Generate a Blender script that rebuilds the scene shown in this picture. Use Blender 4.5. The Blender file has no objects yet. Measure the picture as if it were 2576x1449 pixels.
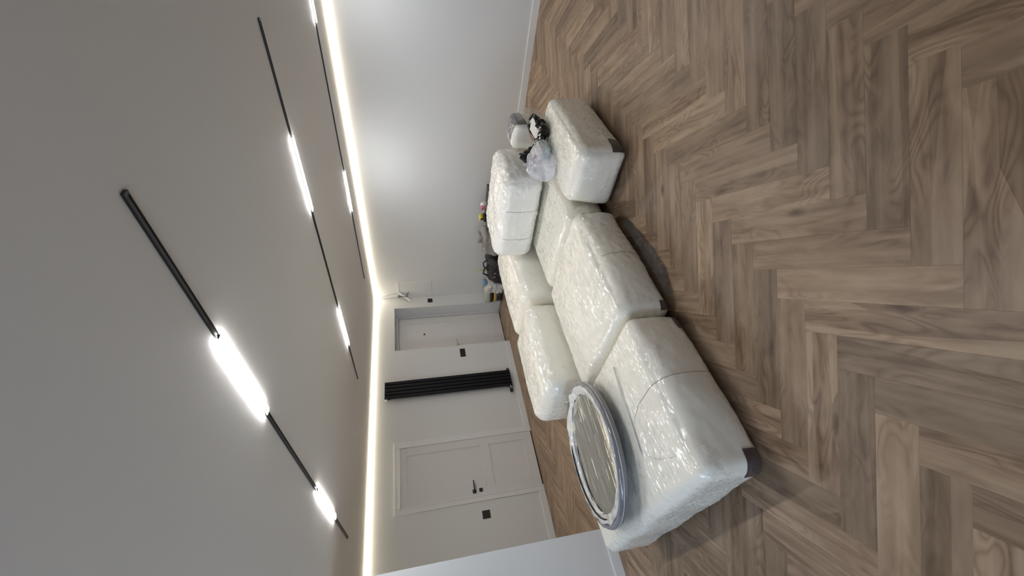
import bpy, bmesh, math, random
from mathutils import Vector, Matrix, noise

random.seed(7)
sc = bpy.context.scene
COL = sc.collection

# ------------------------------------------------------------------ camera
cd = bpy.data.cameras.new('camera')
cam = bpy.data.objects.new('camera', cd)
COL.objects.link(cam)
F_PX = 1022.55
cd.sensor_fit = 'HORIZONTAL'
cd.sensor_width = 36.0
cd.lens = 36.0 * F_PX / 2576.0
cd.clip_start = 0.02
RX = Vector((-0.195787606628536, -0.12477396397731773, -0.9726760359976269))   # image right in the room
RY = Vector((-0.7217190691006551, 0.6898533839250125, 0.056779344692354246))   # image down
RZ = Vector((0.6639192709864306, 0.7131155352399753, -0.22511649209298318))    # forward
CP = Vector((-5.766226, -6.281874, 1.652307))
M = Matrix.Identity(4)
for i in range(3):
    M[i][0], M[i][1], M[i][2], M[i][3] = RX[i], -RY[i], -RZ[i], CP[i]
cam.matrix_world = M
sc.camera = cam

# ------------------------------------------------------------------ world, daylight, exposure
w = bpy.data.worlds.new('world'); sc.world = w
w.use_nodes = True
w.node_tree.nodes['Background'].inputs[0].default_value = (0.55, 0.68, 0.9, 1)
w.node_tree.nodes['Background'].inputs[1].default_value = 0.3
ad = bpy.data.lights.new('window_daylight', 'AREA')
ad.shape = 'RECTANGLE'; ad.size = 4.6; ad.size_y = 1.9
ad.energy = 260; ad.color = (0.64, 0.79, 1.0)
al = bpy.data.objects.new('window_daylight', ad); COL.objects.link(al)
al.location = (-9.06, -5.0, 1.4); al.rotation_euler = (0, math.radians(-90), 0)
vs = sc.view_settings
vs.view_transform = 'Standard'; vs.look = 'None'; vs.gamma = 1.0; vs.use_curve_mapping = False
vs.exposure = 0.0
LAMP = 110.0       # track bars
STRIP = 17.0      # warm ceiling strip
try:
    sc.cycles.use_denoising = True
    sc.cycles.max_bounces = 8
    sc.cycles.diffuse_bounces = 5
    sc.cycles.transparent_max_bounces = 12
    sc.cycles.caustics_reflective = False
    sc.cycles.caustics_refractive = False
    sc.cycles.sample_clamp_indirect = 6.0
except Exception:
    pass

# ------------------------------------------------------------------ materials
def mat(name):
    m = bpy.data.materials.new(name); m.use_nodes = True
    nt = m.node_tree
    return m, nt, nt.nodes['Principled BSDF'], nt.nodes, nt.links

def N(nt, t, **kw):
    n = nt.nodes.new('ShaderNode' + t)
    for k, v in kw.items():
        if k == 'ins':
            for kk, vv in v.items(): n.inputs[kk].default_value = vv
        else: setattr(n, k, v)
    return n

def plain(name, col, rough=0.5, metal=0.0, bump=0.0, bscale=80.0, vary=0.04, spec=0.5, coat=0.0):
    m, nt, b, ns, ln = mat(name)
    tc = N(nt, 'TexCoord')
    nz = N(nt, 'TexNoise', ins={'Scale': bscale, 'Detail': 4.0})
    ln.new(tc.outputs['Object'], nz.inputs['Vector'])
    mx = N(nt, 'Mix', data_type='RGBA')
    mx.inputs['A'].default_value = (*[c * (1 - vary) for c in col], 1)
    mx.inputs['B'].default_value = (*[min(1, c * (1 + vary)) for c in col], 1)
    ln.new(nz.outputs['Fac'], mx.inputs['Factor'])
    ln.new(mx.outputs['Result'], b.inputs['Base Color'])
    b.inputs['Roughness'].default_value = rough
    b.inputs['Metallic'].default_value = metal
    b.inputs['Specular IOR Level'].default_value = spec
    b.inputs['Coat Weight'].default_value = coat
    if bump:
        bp = N(nt, 'Bump', ins={'Strength': bump, 'Distance': 0.002})
        ln.new(nz.outputs['Fac'], bp.inputs['Height'])
        ln.new(bp.outputs['Normal'], b.inputs['Normal'])
    return m

def emis(name, col, s):
    m, nt, b, ns, ln = mat(name)
    b.inputs['Base Color'].default_value = (0.8, 0.8, 0.8, 1)
    b.inputs['Emission Color'].default_value = (*col, 1)
    b.inputs['Emission Strength'].default_value = s
    return m

def wood():
    m, nt, b, ns, ln = mat('oak_plank')
    uv = N(nt, 'UVMap'); uv.uv_map = 'UVMap'
    oi = N(nt, 'ObjectInfo')
    sep = N(nt, 'SeparateXYZ'); ln.new(uv.outputs[0], sep.inputs[0])
    def ma(op, a, bb=None, c=None):
        n = N(nt, 'Math', operation=op)
        for k, v in enumerate((a, bb, c)):
            if v is None: continue
            if isinstance(v, (int, float)): n.inputs[k].default_value = v
            else: ln.new(v, n.inputs[k])
        return n.outputs[0]
    cell = ma('FLOOR', ma('DIVIDE', sep.outputs['X'], 10.0))
    seed = ma('ADD', ma('MULTIPLY', cell, 7.31), ma('MULTIPLY', oi.outputs['Random'], 991.0))
    wn = N(nt, 'TexWhiteNoise', noise_dimensions='1D'); ln.new(seed, wn.inputs['W'])
    rnd = wn.outputs['Value']
    u = ma('SUBTRACT', sep.outputs['X'], ma('MULTIPLY', cell, 10.0))
    v = sep.outputs['Y']
    off = ma('MULTIPLY', rnd, 61.0)
    def vec(su, sv):
        c = N(nt, 'CombineXYZ')
        ln.new(ma('MULTIPLY', u, su), c.inputs[0]); ln.new(ma('MULTIPLY', v, sv), c.inputs[1]); ln.new(off, c.inputs[2])
        return c.outputs[0]
    def nz(su, sv, det=4.0, dist=0.0, rough=0.55):
        n = N(nt, 'TexNoise', ins={'Scale': 1.0, 'Detail': det, 'Distortion': dist, 'Roughness': rough})
        ln.new(vec(su, sv), n.inputs['Vector'])
        return n.outputs['Fac']
    fine = nz(9, 190, 4.0, 0.4)
    strip = nz(0.7, 26, 1.0, 0.15)
    blot = nz(4.5, 15, 3.0, 0.6)
    # growth rings: distance field distorted along the plank
    ring = N(nt, 'TexNoise', ins={'Scale': 1.0, 'Detail': 1.5, 'Distortion': 0.5})
    ln.new(vec(2.6, 9.0), ring.inputs['Vector'])
    rr = ma('PINGPONG', ma('MULTIPLY', ring.outputs['Fac'], 22.0), 1.0)
    rr = ma('POWER', rr, 1.6)
    msk = N(nt, 'MapRange', ins={'From Min': 0.42, 'From Max': 0.62}); ln.new(nz(1.7, 8.0, 1.0), msk.inputs['Value'])
    grain = ma('MULTIPLY', rr, msk.outputs[0])
    # knots
    kv = N(nt, 'TexVoronoi', ins={'Scale': 1.0, 'Randomness': 1.0}); ln.new(vec(2.6, 6.5), kv.inputs['Vector'])
    kn = N(nt, 'MapRange', ins={'From Min': 0.03, 'From Max': 0.17, 'To Min': 1.0, 'To Max': 0.0}); ln.new(kv.outputs['Distance'], kn.inputs['Value'])
    ks = N(nt, 'SeparateColor'); ln.new(kv.outputs['Color'], ks.inputs[0])
    knot = ma('MULTIPLY', kn.outputs[0], ma('GREATER_THAN', ks.outputs[0], 0.5))
    # staves: long strips inside a plank, each with a tone of its own
    sv = N(nt, 'TexVoronoi', ins={'Scale': 1.0, 'Randomness': 0.9}); ln.new(vec(0.9, 15.0), sv.inputs['Vector'])
    sw_ = N(nt, 'SeparateColor'); ln.new(sv.outputs['Color'], sw_.inputs[0])
    # colour
    t = ma('ADD', ma('ADD', ma('MULTIPLY', strip, 0.40), ma('MULTIPLY', blot, 0.42)), ma('MULTIPLY', sw_.outputs[1], 0.18))
    ramp = N(nt, 'ValToRGB'); e = ramp.color_ramp.elements
    e[0].position = 0.34; e[0].color = (0.205, 0.137, 0.088, 1)
    e[1].position = 0.64; e[1].color = (0.42, 0.31, 0.215, 1)
    x = e.new(0.48); x.color = (0.315, 0.224, 0.150, 1)
    ln.new(t, ramp.inputs['Fac'])
    def darken(col, fac, amt, tint):
        mx = N(nt, 'Mix', data_type='RGBA', blend_type='MULTIPLY')
        ln.new(ma('MULTIPLY', fac, amt), mx.inputs['Factor']); ln.new(col, mx.inputs['A']); mx.inputs['B'].default_value = (*tint, 1)
        return mx.outputs['Result']
    c = darken(ramp.outputs['Color'], grain, 0.72, (0.55, 0.47, 0.42))
    c = darken(c, fine, 0.45, (0.62, 0.58, 0.55))
    c = darken(c, knot, 0.9, (0.27, 0.21, 0.17))
    tone = N(nt, 'MapRange', ins={'To Min': 0.68, 'To Max': 1.06}); ln.new(rnd, tone.inputs['Value'])
    hsv = N(nt, 'HueSaturation'); ln.new(tone.outputs[0], hsv.inputs['Value']); ln.new(c, hsv.inputs['Color'])
    hsv.inputs['Saturation'].default_value = 1.03
    ln.new(hsv.outputs['Color'], b.inputs['Base Color'])
    b.inputs['Roughness'].default_value = 0.42
    b.inputs['Specular IOR Level'].default_value = 0.35
    bp = N(nt, 'Bump', ins={'Strength': 0.25, 'Distance': 0.0008})
    ln.new(ma('ADD', fine, ma('MULTIPLY', grain, -0.7)), bp.inputs['Height']); ln.new(bp.outputs['Normal'], b.inputs['Normal'])
    return m

def film_wrap(name, col, stretch=(1, 1, 1), rot=0.0, strength=1.0, coat=1.0):
    """white foam sheet under crinkled stretch film"""
    m, nt, b, ns, ln = mat(name)
    tc = N(nt, 'TexCoord')
    mp = N(nt, 'Mapping'); mp.inputs['Rotation'].default_value = (0.1, 0.15, rot); mp.inputs['Scale'].default_value = stretch
    ln.new(tc.outputs['Object'], mp.inputs['Vector'])
    # the film lies in small flat facets between creases: every cell tilts the coat its own way
    def vm(op, a, bb=None):
        n = N(nt, 'VectorMath', operation=op)
        ln.new(a, n.inputs[0])
        if bb is not None:
            if isinstance(bb, tuple): n.inputs[1].default_value = bb
            else: ln.new(bb, n.inputs[1])
        return n.outputs[0]
    def scale(a, f):
        n = N(nt, 'VectorMath', operation='SCALE'); ln.new(a, n.inputs[0])
        if isinstance(f, float): n.inputs['Scale'].default_value = f
        else: ln.new(f, n.inputs['Scale'])
        return n.outputs[0]
    n2 = N(nt, 'TexNoise', ins={'Scale': 7.0, 'Detail': 1.5, 'Distortion': 0.4}); ln.new(tc.outputs['Object'], n2.inputs['Vector'])
    nd = N(nt, 'TexNoise', ins={'Scale': 0.35, 'Detail': 2.0}); ln.new(mp.outputs[0], nd.inputs['Vector'])
    dv_ = vm('ADD', mp.outputs[0], scale(vm('SUBTRACT', nd.outputs['Color'], (0.5, 0.5, 0.5)), 1.6))
    v1 = N(nt, 'TexVoronoi', ins={'Scale': 1.0}); ln.new(dv_, v1.inputs['Vector'])
    v2 = N(nt, 'TexVoronoi', ins={'Scale': 2.3}); ln.new(dv_, v2.inputs['Vector'])
    msk = N(nt, 'MapRange', ins={'From Min': 0.36, 'From Max': 0.56, 'To Min': 0.18, 'To Max': 1.05}); ln.new(n2.outputs['Fac'], msk.inputs['Value'])
    tilt = vm('ADD', scale(vm('SUBTRACT', v1.outputs['Color'], (0.5, 0.5, 0.5)), 0.52 * strength), scale(vm('SUBTRACT', v2.outputs['Color'], (0.5, 0.5, 0.5)), 0.30 * strength))
    geo = N(nt, 'NewGeometry')
    nrm = vm('NORMALIZE', vm('ADD', geo.outputs['Normal'], scale(tilt, msk.outputs[0])))
    ln.new(nrm, b.inputs['Coat Normal'])
    bp2 = N(nt, 'Bump', ins={'Strength': 0.2, 'Distance': 0.012}); ln.new(n2.outputs['Fac'], bp2.inputs['Height'])
    ln.new(bp2.outputs['Normal'], b.inputs['Normal'])
    mx = N(nt, 'Mix', data_type='RGBA'); ln.new(n2.outputs['Fac'], mx.inputs['Factor'])
    mx.inputs['A'].default_value = (*[c * 0.94 for c in col], 1); mx.inputs['B'].default_value = (*[min(0.95, c * 1.05) for c in col], 1)
    ln.new(mx.outputs['Result'], b.inputs['Base Color'])
    b.inputs['Roughness'].default_value = 0.55
    b.inputs['Specular IOR Level'].default_value = 0.3
    b.inputs['Coat Weight'].default_value = coat
    b.inputs['Coat Roughness'].default_value = 0.17
    b.inputs['Coat IOR'].default_value = 1.65
    return m

def clear_film(name, col, alpha, bscale=22.0):
    m, nt, b, ns, ln = mat(name)
    tc = N(nt, 'TexCoord')
    n1 = N(nt, 'TexNoise', ins={'Scale': bscale, 'Detail': 4.0, 'Distortion': 1.5}); ln.new(tc.outputs['Object'], n1.inputs['Vector'])
    bp = N(nt, 'Bump', ins={'Strength': 0.8, 'Distance': 0.01}); ln.new(n1.outputs['Fac'], bp.inputs['Height'])
    ln.new(bp.outputs['Normal'], b.inputs['Normal'])
    mr = N(nt, 'MapRange', ins={'From Min': 0.35, 'From Max': 0.7, 'To Min': alpha * 0.6, 'To Max': min(1, alpha * 1.6)}); ln.new(n1.outputs['Fac'], mr.inputs['Value'])
    ln.new(mr.outputs[0], b.inputs['Alpha'])
    b.inputs['Base Color'].default_value = (*col, 1)
    b.inputs['Roughness'].default_value = 0.12
    return m

def mirror_mat():
    m, nt, b, ns, ln = mat('mirror_under_film')
    tc = N(nt, 'TexCoord')
    mp = N(nt, 'Mapping'); mp.inputs['Scale'].default_value = (3.0, 26.0, 1.0); mp.inputs['Rotation'].default_value = (0, 0, 0.25)
    ln.new(tc.outputs['Object'], mp.inputs['Vector'])
    n1 = N(nt, 'TexNoise', ins={'Scale': 1.0, 'Detail': 4.0, 'Distortion': 0.8}); ln.new(mp.outputs[0], n1.inputs['Vector'])
    r1 = N(nt, 'MapRange', ins={'From Min': 0.56, 'From Max': 0.78}); ln.new(n1.outputs['Fac'], r1.inputs['Value'])
    bp = N(nt, 'Bump', ins={'Strength': 0.7, 'Distance': 0.012}); ln.new(r1.outputs[0], bp.inputs['Height'])
    b.inputs['Base Color'].default_value = (0.60, 0.62, 0.585, 1)
    b.inputs['Metallic'].default_value = 1.0
    b.inputs['Roughness'].default_value = 0.07
    bq = N(nt, 'Bump', ins={'Strength': 0.12, 'Distance': 0.006}); ln.new(r1.outputs[0], bq.inputs['Height']); ln.new(bq.outputs['Normal'], b.inputs['Normal'])
    b.inputs['Coat Weight'].default_value = 0.7; b.inputs['Coat Roughness'].default_value = 0.10
    vz = N(nt, 'TexVoronoi', ins={'Scale': 1.6}); ln.new(mp.outputs[0], vz.inputs['Vector'])
    sb = N(nt, 'VectorMath', operation='SUBTRACT'); ln.new(vz.outputs['Color'], sb.inputs[0]); sb.inputs[1].default_value = (0.5, 0.5, 0.5)
    scv = N(nt, 'VectorMath', operation='SCALE'); ln.new(sb.outputs[0], scv.inputs[0]); scv.inputs['Scale'].default_value = 0.42
    av = N(nt, 'VectorMath', operation='ADD'); ln.new(scv.outputs[0], av.inputs[0]); ln.new(bp.outputs['Normal'], av.inputs[1])
    nv = N(nt, 'VectorMath', operation='NORMALIZE'); ln.new(av.outputs[0], nv.inputs[0])
    ln.new(nv.outputs[0], b.inputs['Coat Normal'])
    return m

MT = {}
MT['wall'] = plain('wall_paint', (0.695, 0.715, 0.725), 0.42, bump=0.06, bscale=160, vary=0.01, spec=0.45)
MT['ceiling'] = plain('ceiling_paint', (0.76, 0.75, 0.725), 0.6, bump=0.05, bscale=160, vary=0.01, spec=0.3)
MT['white'] = plain('white_lacquer', (0.75, 0.765, 0.775), 0.38, vary=0.01)
MT['doorwhite'] = plain('door_lacquer', (0.70, 0.70, 0.71), 0.4, vary=0.01)
MT['black'] = plain('black_metal', (0.012, 0.012, 0.013), 0.38, vary=0.1)
MT['blackp'] = plain('black_plastic', (0.015, 0.015, 0.016), 0.3, vary=0.1)
MT['radiator'] = plain('black_radiator_paint', (0.006, 0.006, 0.008), 0.5, spec=0.25, vary=0.1, bump=0.1, bscale=300)
MT['chrome'] = plain('chrome', (0.75, 0.75, 0.75), 0.2, metal=1.0)
MT['brass'] = plain('pale_brass', (0.62, 0.56, 0.42), 0.3, metal=0.6)
MT['wood'] = wood()
MT['base'] = plain('screed', (0.10, 0.08, 0.06), 0.9)
MT['gap'] = plain('dark_gap', (0.01, 0.01, 0.01), 0.9)
MT['lamp'] = emis('lamp_diffuser', (1.0, 0.99, 0.985), LAMP)
MT['strip'] = emis('warm_led_strip', (1.0, 0.86, 0.66), STRIP)
MT['wrap_x'] = film_wrap('wrap_foam_film', (0.86, 0.84, 0.755), (24, 105, 80), -0.7)
MT['wrap_y'] = film_wrap('wrap_foam_film_crosswise', (0.86, 0.84, 0.755), (24, 105, 80), 0.5)
MT['wrap_d'] = film_wrap('wrap_foam_film_crumpled', (0.86, 0.85, 0.805), (40, 80, 55), 0.5, 1.15)
MT['seam'] = plain('foam_joint', (0.30, 0.28, 0.25), 0.8)
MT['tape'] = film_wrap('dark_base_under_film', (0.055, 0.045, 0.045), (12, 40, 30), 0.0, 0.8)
MT['film'] = clear_film('loose_clear_film', (0.80, 0.80, 0.78), 0.16)
MT['filmshade'] = clear_film('floor_film_shade_tinted', (0.07, 0.06, 0.055), 0.36)  # clear film; the shadow seen through it is put into the dark colour
MT['filmwhite'] = clear_film('crumpled_white_film', (0.85, 0.86, 0.85), 0.6, 45.0)
MT['mirror'] = mirror_mat()
MT['rim'] = film_wrap('mirror_rim_under_film', (0.16, 0.16, 0.18), (14, 14, 40), 0.3, 0.6)
MT['rimring'] = film_wrap('mirror_edge_bubble_wrap', (0.66, 0.67, 0.66), (40, 40, 40), 0.3, 1.0)
MT['bagwhite'] = clear_film('white_carrier_bag', (0.84, 0.84, 0.90), 0.50, 6.0)
MT['foil'] = plain('black_foil', (0.010, 0.009, 0.009), 0.16, vary=0.3, bump=0.2, bscale=30)
MT['red'] = plain('dark_red_print', (0.25, 0.02, 0.025), 0.4)
MT['paper'] = plain('white_label_paper', (0.72, 0.71, 0.68), 0.5)
MT['teal'] = plain('pale_teal_box', (0.40, 0.55, 0.58), 0.5)
MT['cloth_black'] = plain('black_bag_cloth', (0.014, 0.014, 0.017), 0.6, bump=0.5, bscale=60, vary=0.3)
MT['cloth_grey'] = plain('grey_bag', (0.30, 0.295, 0.28), 0.6, bump=0.4, bscale=50)
MT['tub'] = plain('pale_green_plastic', (0.42, 0.45, 0.38), 0.35)
MT['yellow'] = plain('yellow_plastic', (0.62, 0.50, 0.06), 0.4)
MT['yellowband'] = plain('ochre_band', (0.55, 0.40, 0.08), 0.5)
MT['navy'] = plain('navy_plastic', (0.02, 0.022, 0.04), 0.4)
MT['pink'] = plain('pink_paper', (0.60, 0.16, 0.22), 0.5)
MT['blue'] = plain('blue_cloth', (0.18, 0.30, 0.45), 0.7)
MT['stick'] = plain('yellow_wood', (0.55, 0.46, 0.16), 0.5)
MT['darkbox'] = plain('dark_brown_box', (0.05, 0.035, 0.03), 0.6)
MT['cable'] = plain('grey_cable', (0.12, 0.10, 0.095), 0.5)
MT['stripwhite'] = plain('white_plastic_strip', (0.70, 0.70, 0.68), 0.4)
MT['glass'] = plain('window_glass', (0.8, 0.85, 0.9), 0.05)
gb = MT['glass'].node_tree.nodes['Principled BSDF']; gb.inputs['Alpha'].default_value = 0.12

# ------------------------------------------------------------------ mesh helpers
def link(name, me, m, parent=None, smooth=False, loc=None):
    if m is not None and not me.materials: me.materials.append(m)
    if smooth:
        for p in me.polygons: p.use_smooth = True
    o = bpy.data.objects.new(name, me); COL.objects.link(o)
    if parent is not None: o.parent = parent
    if loc is not None: o.location = loc
    return o

def tag(o, label=None, cat=None, group=None, kind=None):
    if label: o['label'] = label
    if cat: o['category'] = cat
    if group: o['group'] = group
    if kind: o['kind'] = kind
    return o

def empty(name, loc, rz=0.0):
    o = bpy.data.objects.new(name, None); COL.objects.link(o)
    o.location = loc; o.rotation_euler = (0, 0, rz); o.empty_display_size = 0.1
    return o

def finish(bm, name):
    bmesh.ops.recalc_face_normals(bm, faces=bm.faces[:])
    me = bpy.data.meshes.new(name); bm.to_mesh(me); bm.free(); return me

def add_box(bm, lo, hi, bev=0.0):
    r = bmesh.ops.create_cube(bm, size=1.0)
    vsx = r['verts']
    for v in vsx:
        v.co = Vector([lo[i] + (v.co[i] + 0.5) * (hi[i] - lo[i]) for i in range(3)])
    if bev:
        es = {e for v in vsx for e in v.link_edges}
        bmesh.ops.bevel(bm, geom=list(es), offset=bev, segments=2, affect='EDGES', profile=0.6)

def box_obj(name, lo, hi, m, parent=None, bev=0.0, smooth=False):
    bm = bmesh.new(); add_box(bm, lo, hi, bev)
    return link(name, finish(bm, name), m, parent, smooth)

def boxes_obj(name, lst, m, parent=None, bev=0.0):
    bm = bmesh.new()
    for lo, hi in lst: add_box(bm, lo, hi, bev)
    return link(name, finish(bm, name), m, parent)

def tube_mesh(name, pts, r, seg=8, cap=True):
    pts = [Vector(p) for p in pts]
    bm = bmesh.new(); rings = []
    for i, p in enumerate(pts):
        t = (pts[min(i + 1, len(pts) - 1)] - pts[max(i - 1, 0)]).normalized()
        a = t.cross(Vector((0, 0, 1)) if abs(t.z) < 0.9 else Vector((1, 0, 0))).normalized(); b = t.cross(a)
        rr = r[i] if isinstance(r, (list, tuple)) else r
        rings.append([bm.verts.new(p + (a * math.cos(k * 2 * math.pi / seg) + b * math.sin(k * 2 * math.pi / seg)) * rr) for k in range(seg)])
    for i in range(len(rings) - 1):
        for k in range(seg):
            bm.faces.new((rings[i][k], rings[i][(k + 1) % seg], rings[i + 1][(k + 1) % seg], rings[i + 1][k]))
    if cap:
        bm.faces.new(rings[0]); bm.faces.new(rings[-1])
    return finish(bm, name)

def tube(name, pts, r, m, parent=None, seg=8):
    return link(name, tube_mesh(name, pts, r, seg), m, parent, True)

def lathe(name, prof, m, parent=None, seg=48, closed=False, wob=0.0, smooth=True, center=(0, 0)):
    bm = bmesh.new(); rings = []
    for k in range(seg):
        a = k * 2 * math.pi / seg; ring = []
        for j, (r, z) in enumerate(prof):
            d = wob * noise.noise(Vector((math.cos(a) * 6, math.sin(a) * 6, j * 1.7))) if wob else 0
            ring.append(bm.verts.new((center[0] + (r + d) * math.cos(a), center[1] + (r + d) * math.sin(a), z + d)))
        rings.append(ring)
    n = len(prof)
    for k in range(seg):
        a, b = rings[k], rings[(k + 1) % seg]
        for j in range(n if closed else n - 1):
            j2 = (j + 1) % n
            bm.faces.new((a[j], b[j], b[j2], a[j2]))
    if not closed:
        bmesh.ops.remove_doubles(bm, verts=bm.verts[:], dist=1e-5)
    return link(name, finish(bm, name), m, parent, smooth)

class Soft:
    """rounded, bulging, slightly lumpy block; P(q) maps the cube surface [-1,1]^3 to it"""
    def __init__(s, lo, hi, r, bulge=(0.02, 0.02, 0.02), amp=0.008, freq=4.0, fine=0.0025, ffreq=18.0, seed=0, warp=None):
        s.c = Vector([(a + b) / 2 for a, b in zip(lo, hi)]); s.h = Vector([(b - a) / 2 for a, b in zip(lo, hi)])
        s.r = min(r, min(s.h) * 0.98); s.b = bulge; s.amp, s.f, s.fine, s.ff = amp, freq, fine, ffreq
        s.seed = Vector((seed * 3.1, seed * 1.7, seed * 2.3)); s.warp = warp
    def P(s, q, off=0.0):
        h, r = s.h, s.r
        p = Vector((q[0] * h.x, q[1] * h.y, q[2] * h.z))
        core = Vector([max(-(h[i] - r), min(h[i] - r, p[i])) for i in range(3)])
        d = p - core
        if d.length < 1e-6: d = Vector(q)
        d.normalize()
        o = core + d * r
        for i in range(3):
            j, k = (i + 1) % 3, (i + 2) % 3
            bb = s.b[i]
            if isinstance(bb, tuple): bb = bb[0] if q[i] < 0 else bb[1]
            o[i] += bb * q[i] * q[i] * q[i] * max(0, 1 - q[j] ** 2) * max(0, 1 - q[k] ** 2)
        if s.warp: o = s.warp(o, q)
        n = noise.noise(o * s.f + s.seed) * s.amp
        if s.fine:
            n += (abs(noise.noise(Vector((o.x * s.ff * 0.6, o.y * s.ff, o.z * s.ff)) + s.seed)) - 0.25) * s.fine * 2
        return s.c + o + d * (n + off)
    def mesh(s, name, n=40, flat_bottom=0.0):
        nx, ny, nz = [max(6, int(n * v / max(s.h))) for v in s.h]
        bm = bmesh.new(); idx = {}
        def vert(i, j, k):
            key = (i, j, k)
            if key not in idx:
                q = (2 * i / nx - 1, 2 * j / ny - 1, 2 * k / nz - 1)
                p = s.P(q)
                if flat_bottom is not None: p.z = max(p.z, flat_bottom)
                idx[key] = bm.verts.new(p)
            return idx[key]
        for k in (0, nz):
            for i in range(nx):
                for j in range(ny): bm.faces.new((vert(i, j, k), vert(i + 1, j, k), vert(i + 1, j + 1, k), vert(i, j + 1, k)))
        for j in (0, ny):
            for i in range(nx):
                for k in range(nz): bm.faces.new((vert(i, j, k), vert(i + 1, j, k), vert(i + 1, j, k + 1), vert(i, j, k + 1)))
        for i in (0, nx):
            for j in range(ny):
                for k in range(nz): bm.faces.new((vert(i, j, k), vert(i, j + 1, k), vert(i, j + 1, k + 1), vert(i, j, k + 1)))
        return finish(bm, name)
    def line(s, qs, off=0.001, n=14):
        out = []
        for a, b in zip(qs[:-1], qs[1:]):
            for t in range(n):
                q = [a[i] + (b[i] - a[i]) * t / n for i in range(3)]
                out.append(s.P(q, off))
        out.append(s.P(qs[-1], off)); return out
    def patch(s, name, quads, off=0.004, n=8):
        """quads: list of (q00,q10,q11,q01) on the cube surface"""
        bm = bmesh.new()
        for a, b, c, d in quads:
            g = []
            for i in range(n + 1):
                row = []
                for j in range(n + 1):
                    u, v = i / n, j / n
                    q = [(a[t] * (1 - u) + b[t] * u) * (1 - v) + (d[t] * (1 - u) + c[t] * u) * v for t in range(3)]
                    row.append(bm.verts.new(s.P(q, off)))
                g.append(row)
            for i in range(n):
                for j in range(n): bm.faces.new((g[i][j], g[i + 1][j], g[i + 1][j + 1], g[i][j + 1]))
        bmesh.ops.remove_doubles(bm, verts=bm.verts[:], dist=0.0005)
        return finish(bm, name)

def sheet(name, grid_pts, m, parent=None, amp=0.01, freq=14.0, thick=0.0008, seed=0):
    """crumpled thin sheet through a grid of points (rows of equal length), resampled"""
    R, C = len(grid_pts), len(grid_pts[0]); n = 8
    def at(u, v):
        fu, fv = u * (R - 1), v * (C - 1); i, j = min(int(fu), R - 2), min(int(fv), C - 2); a, b = fu - i, fv - j
        g = lambda i, j: Vector(grid_pts[i][j])
        return (g(i, j) * (1 - a) + g(i + 1, j) * a) * (1 - b) + (g(i, j + 1) * (1 - a) + g(i + 1, j + 1) * a) * b
    bm = bmesh.new(); nu, nv = n * (R - 1), n * (C - 1); V = []
    for i in range(nu + 1):
        row = []
        for j in range(nv + 1):
            p = at(i / nu, j / nv)
            d = noise.noise_vector(p * freq + Vector((seed, seed * 2, 0))) * amp
            row.append(bm.verts.new(p + d))
        V.append(row)
    for i in range(nu):
        for j in range(nv): bm.faces.new((V[i][j], V[i + 1][j], V[i + 1][j + 1], V[i][j + 1]))
    bmesh.ops.recalc_face_normals(bm, faces=bm.faces[:])
    bmesh.ops.solidify(bm, geom=bm.faces[:], thickness=thick)
    return link(name, finish(bm, name), m, parent, True)

# ------------------------------------------------------------------ room shell
XL, YF, H = -9.0, -9.0, 2.5
DX0, DX1, DZ = -1.30, -0.29, 2.125        # entrance recess
RD = 0.32
tag(boxes_obj('wall_back', [((XL, 0, -0.03), (DX0, 0.4, H)), ((DX1, 0, -0.03), (0.3, 0.4, H)), ((DX0, 0, DZ), (DX1, 0.4, H)),
                            ((DX0, RD + 0.03, -0.03), (DX1, 0.4, DZ))], MT['wall']), kind='structure')
tag(box_obj('wall_right', (0, YF, -0.03), (0.3, 0, H), MT['wall']), kind='structure')
tag(box_obj('wall_partition', (XL, -2.06, -0.03), (-5.02, -1.94, H), MT['wall']), kind='structure')
tag(box_obj('wall_front', (XL, YF - 0.2, -0.03), (0.3, YF, H), MT['wall']), kind='structure')
WY0, WY1, WZ0, WZ1 = -7.4, -2.6, 0.4, 2.4
tag(boxes_obj('wall_left', [((XL - 0.2, YF, -0.03), (XL, WY0, H)), ((XL - 0.2, WY1, -0.03), (XL, 0.4, H)),
                            ((XL - 0.2, WY0, -0.03), (XL, WY1, WZ0)), ((XL - 0.2, WY0, WZ1), (XL, WY1, H))], MT['wall']), kind='structure')
win = tag(empty('window_1', (XL - 0.1, (WY0 + WY1) / 2, WZ0)), kind='structure')
hw = (WY1 - WY0) / 2; hh = WZ1 - WZ0
for a, b in (((-0.03, -hw, 0), (0.03, hw, 0.06)), ((-0.03, -hw, hh - 0.06), (0.03, hw, hh)), ((-0.03, -hw, 0), (0.03, -hw + 0.06, hh)),
             ((-0.03, hw - 0.06, 0), (0.03, hw, hh)), ((-0.03, -0.8 - 0.03, 0), (0.03, -0.8 + 0.03, hh)), ((-0.03, 0.8 - 0.03, 0), (0.03, 0.8 + 0.03, hh))):
    box_obj('window_frame', a, b, MT['white'], win)
box_obj('pane', (-0.006, -hw + 0.05, 0.05), (0.0, hw - 0.05, hh - 0.05), MT['glass'], win)
al.location = (XL - 0.17, (WY0 + WY1) / 2, (WZ0 + WZ1) / 2)
tag(box_obj('ceiling', (XL, YF, H), (0.3, 0.4, H + 0.1), MT['ceiling']), kind='structure')

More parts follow.
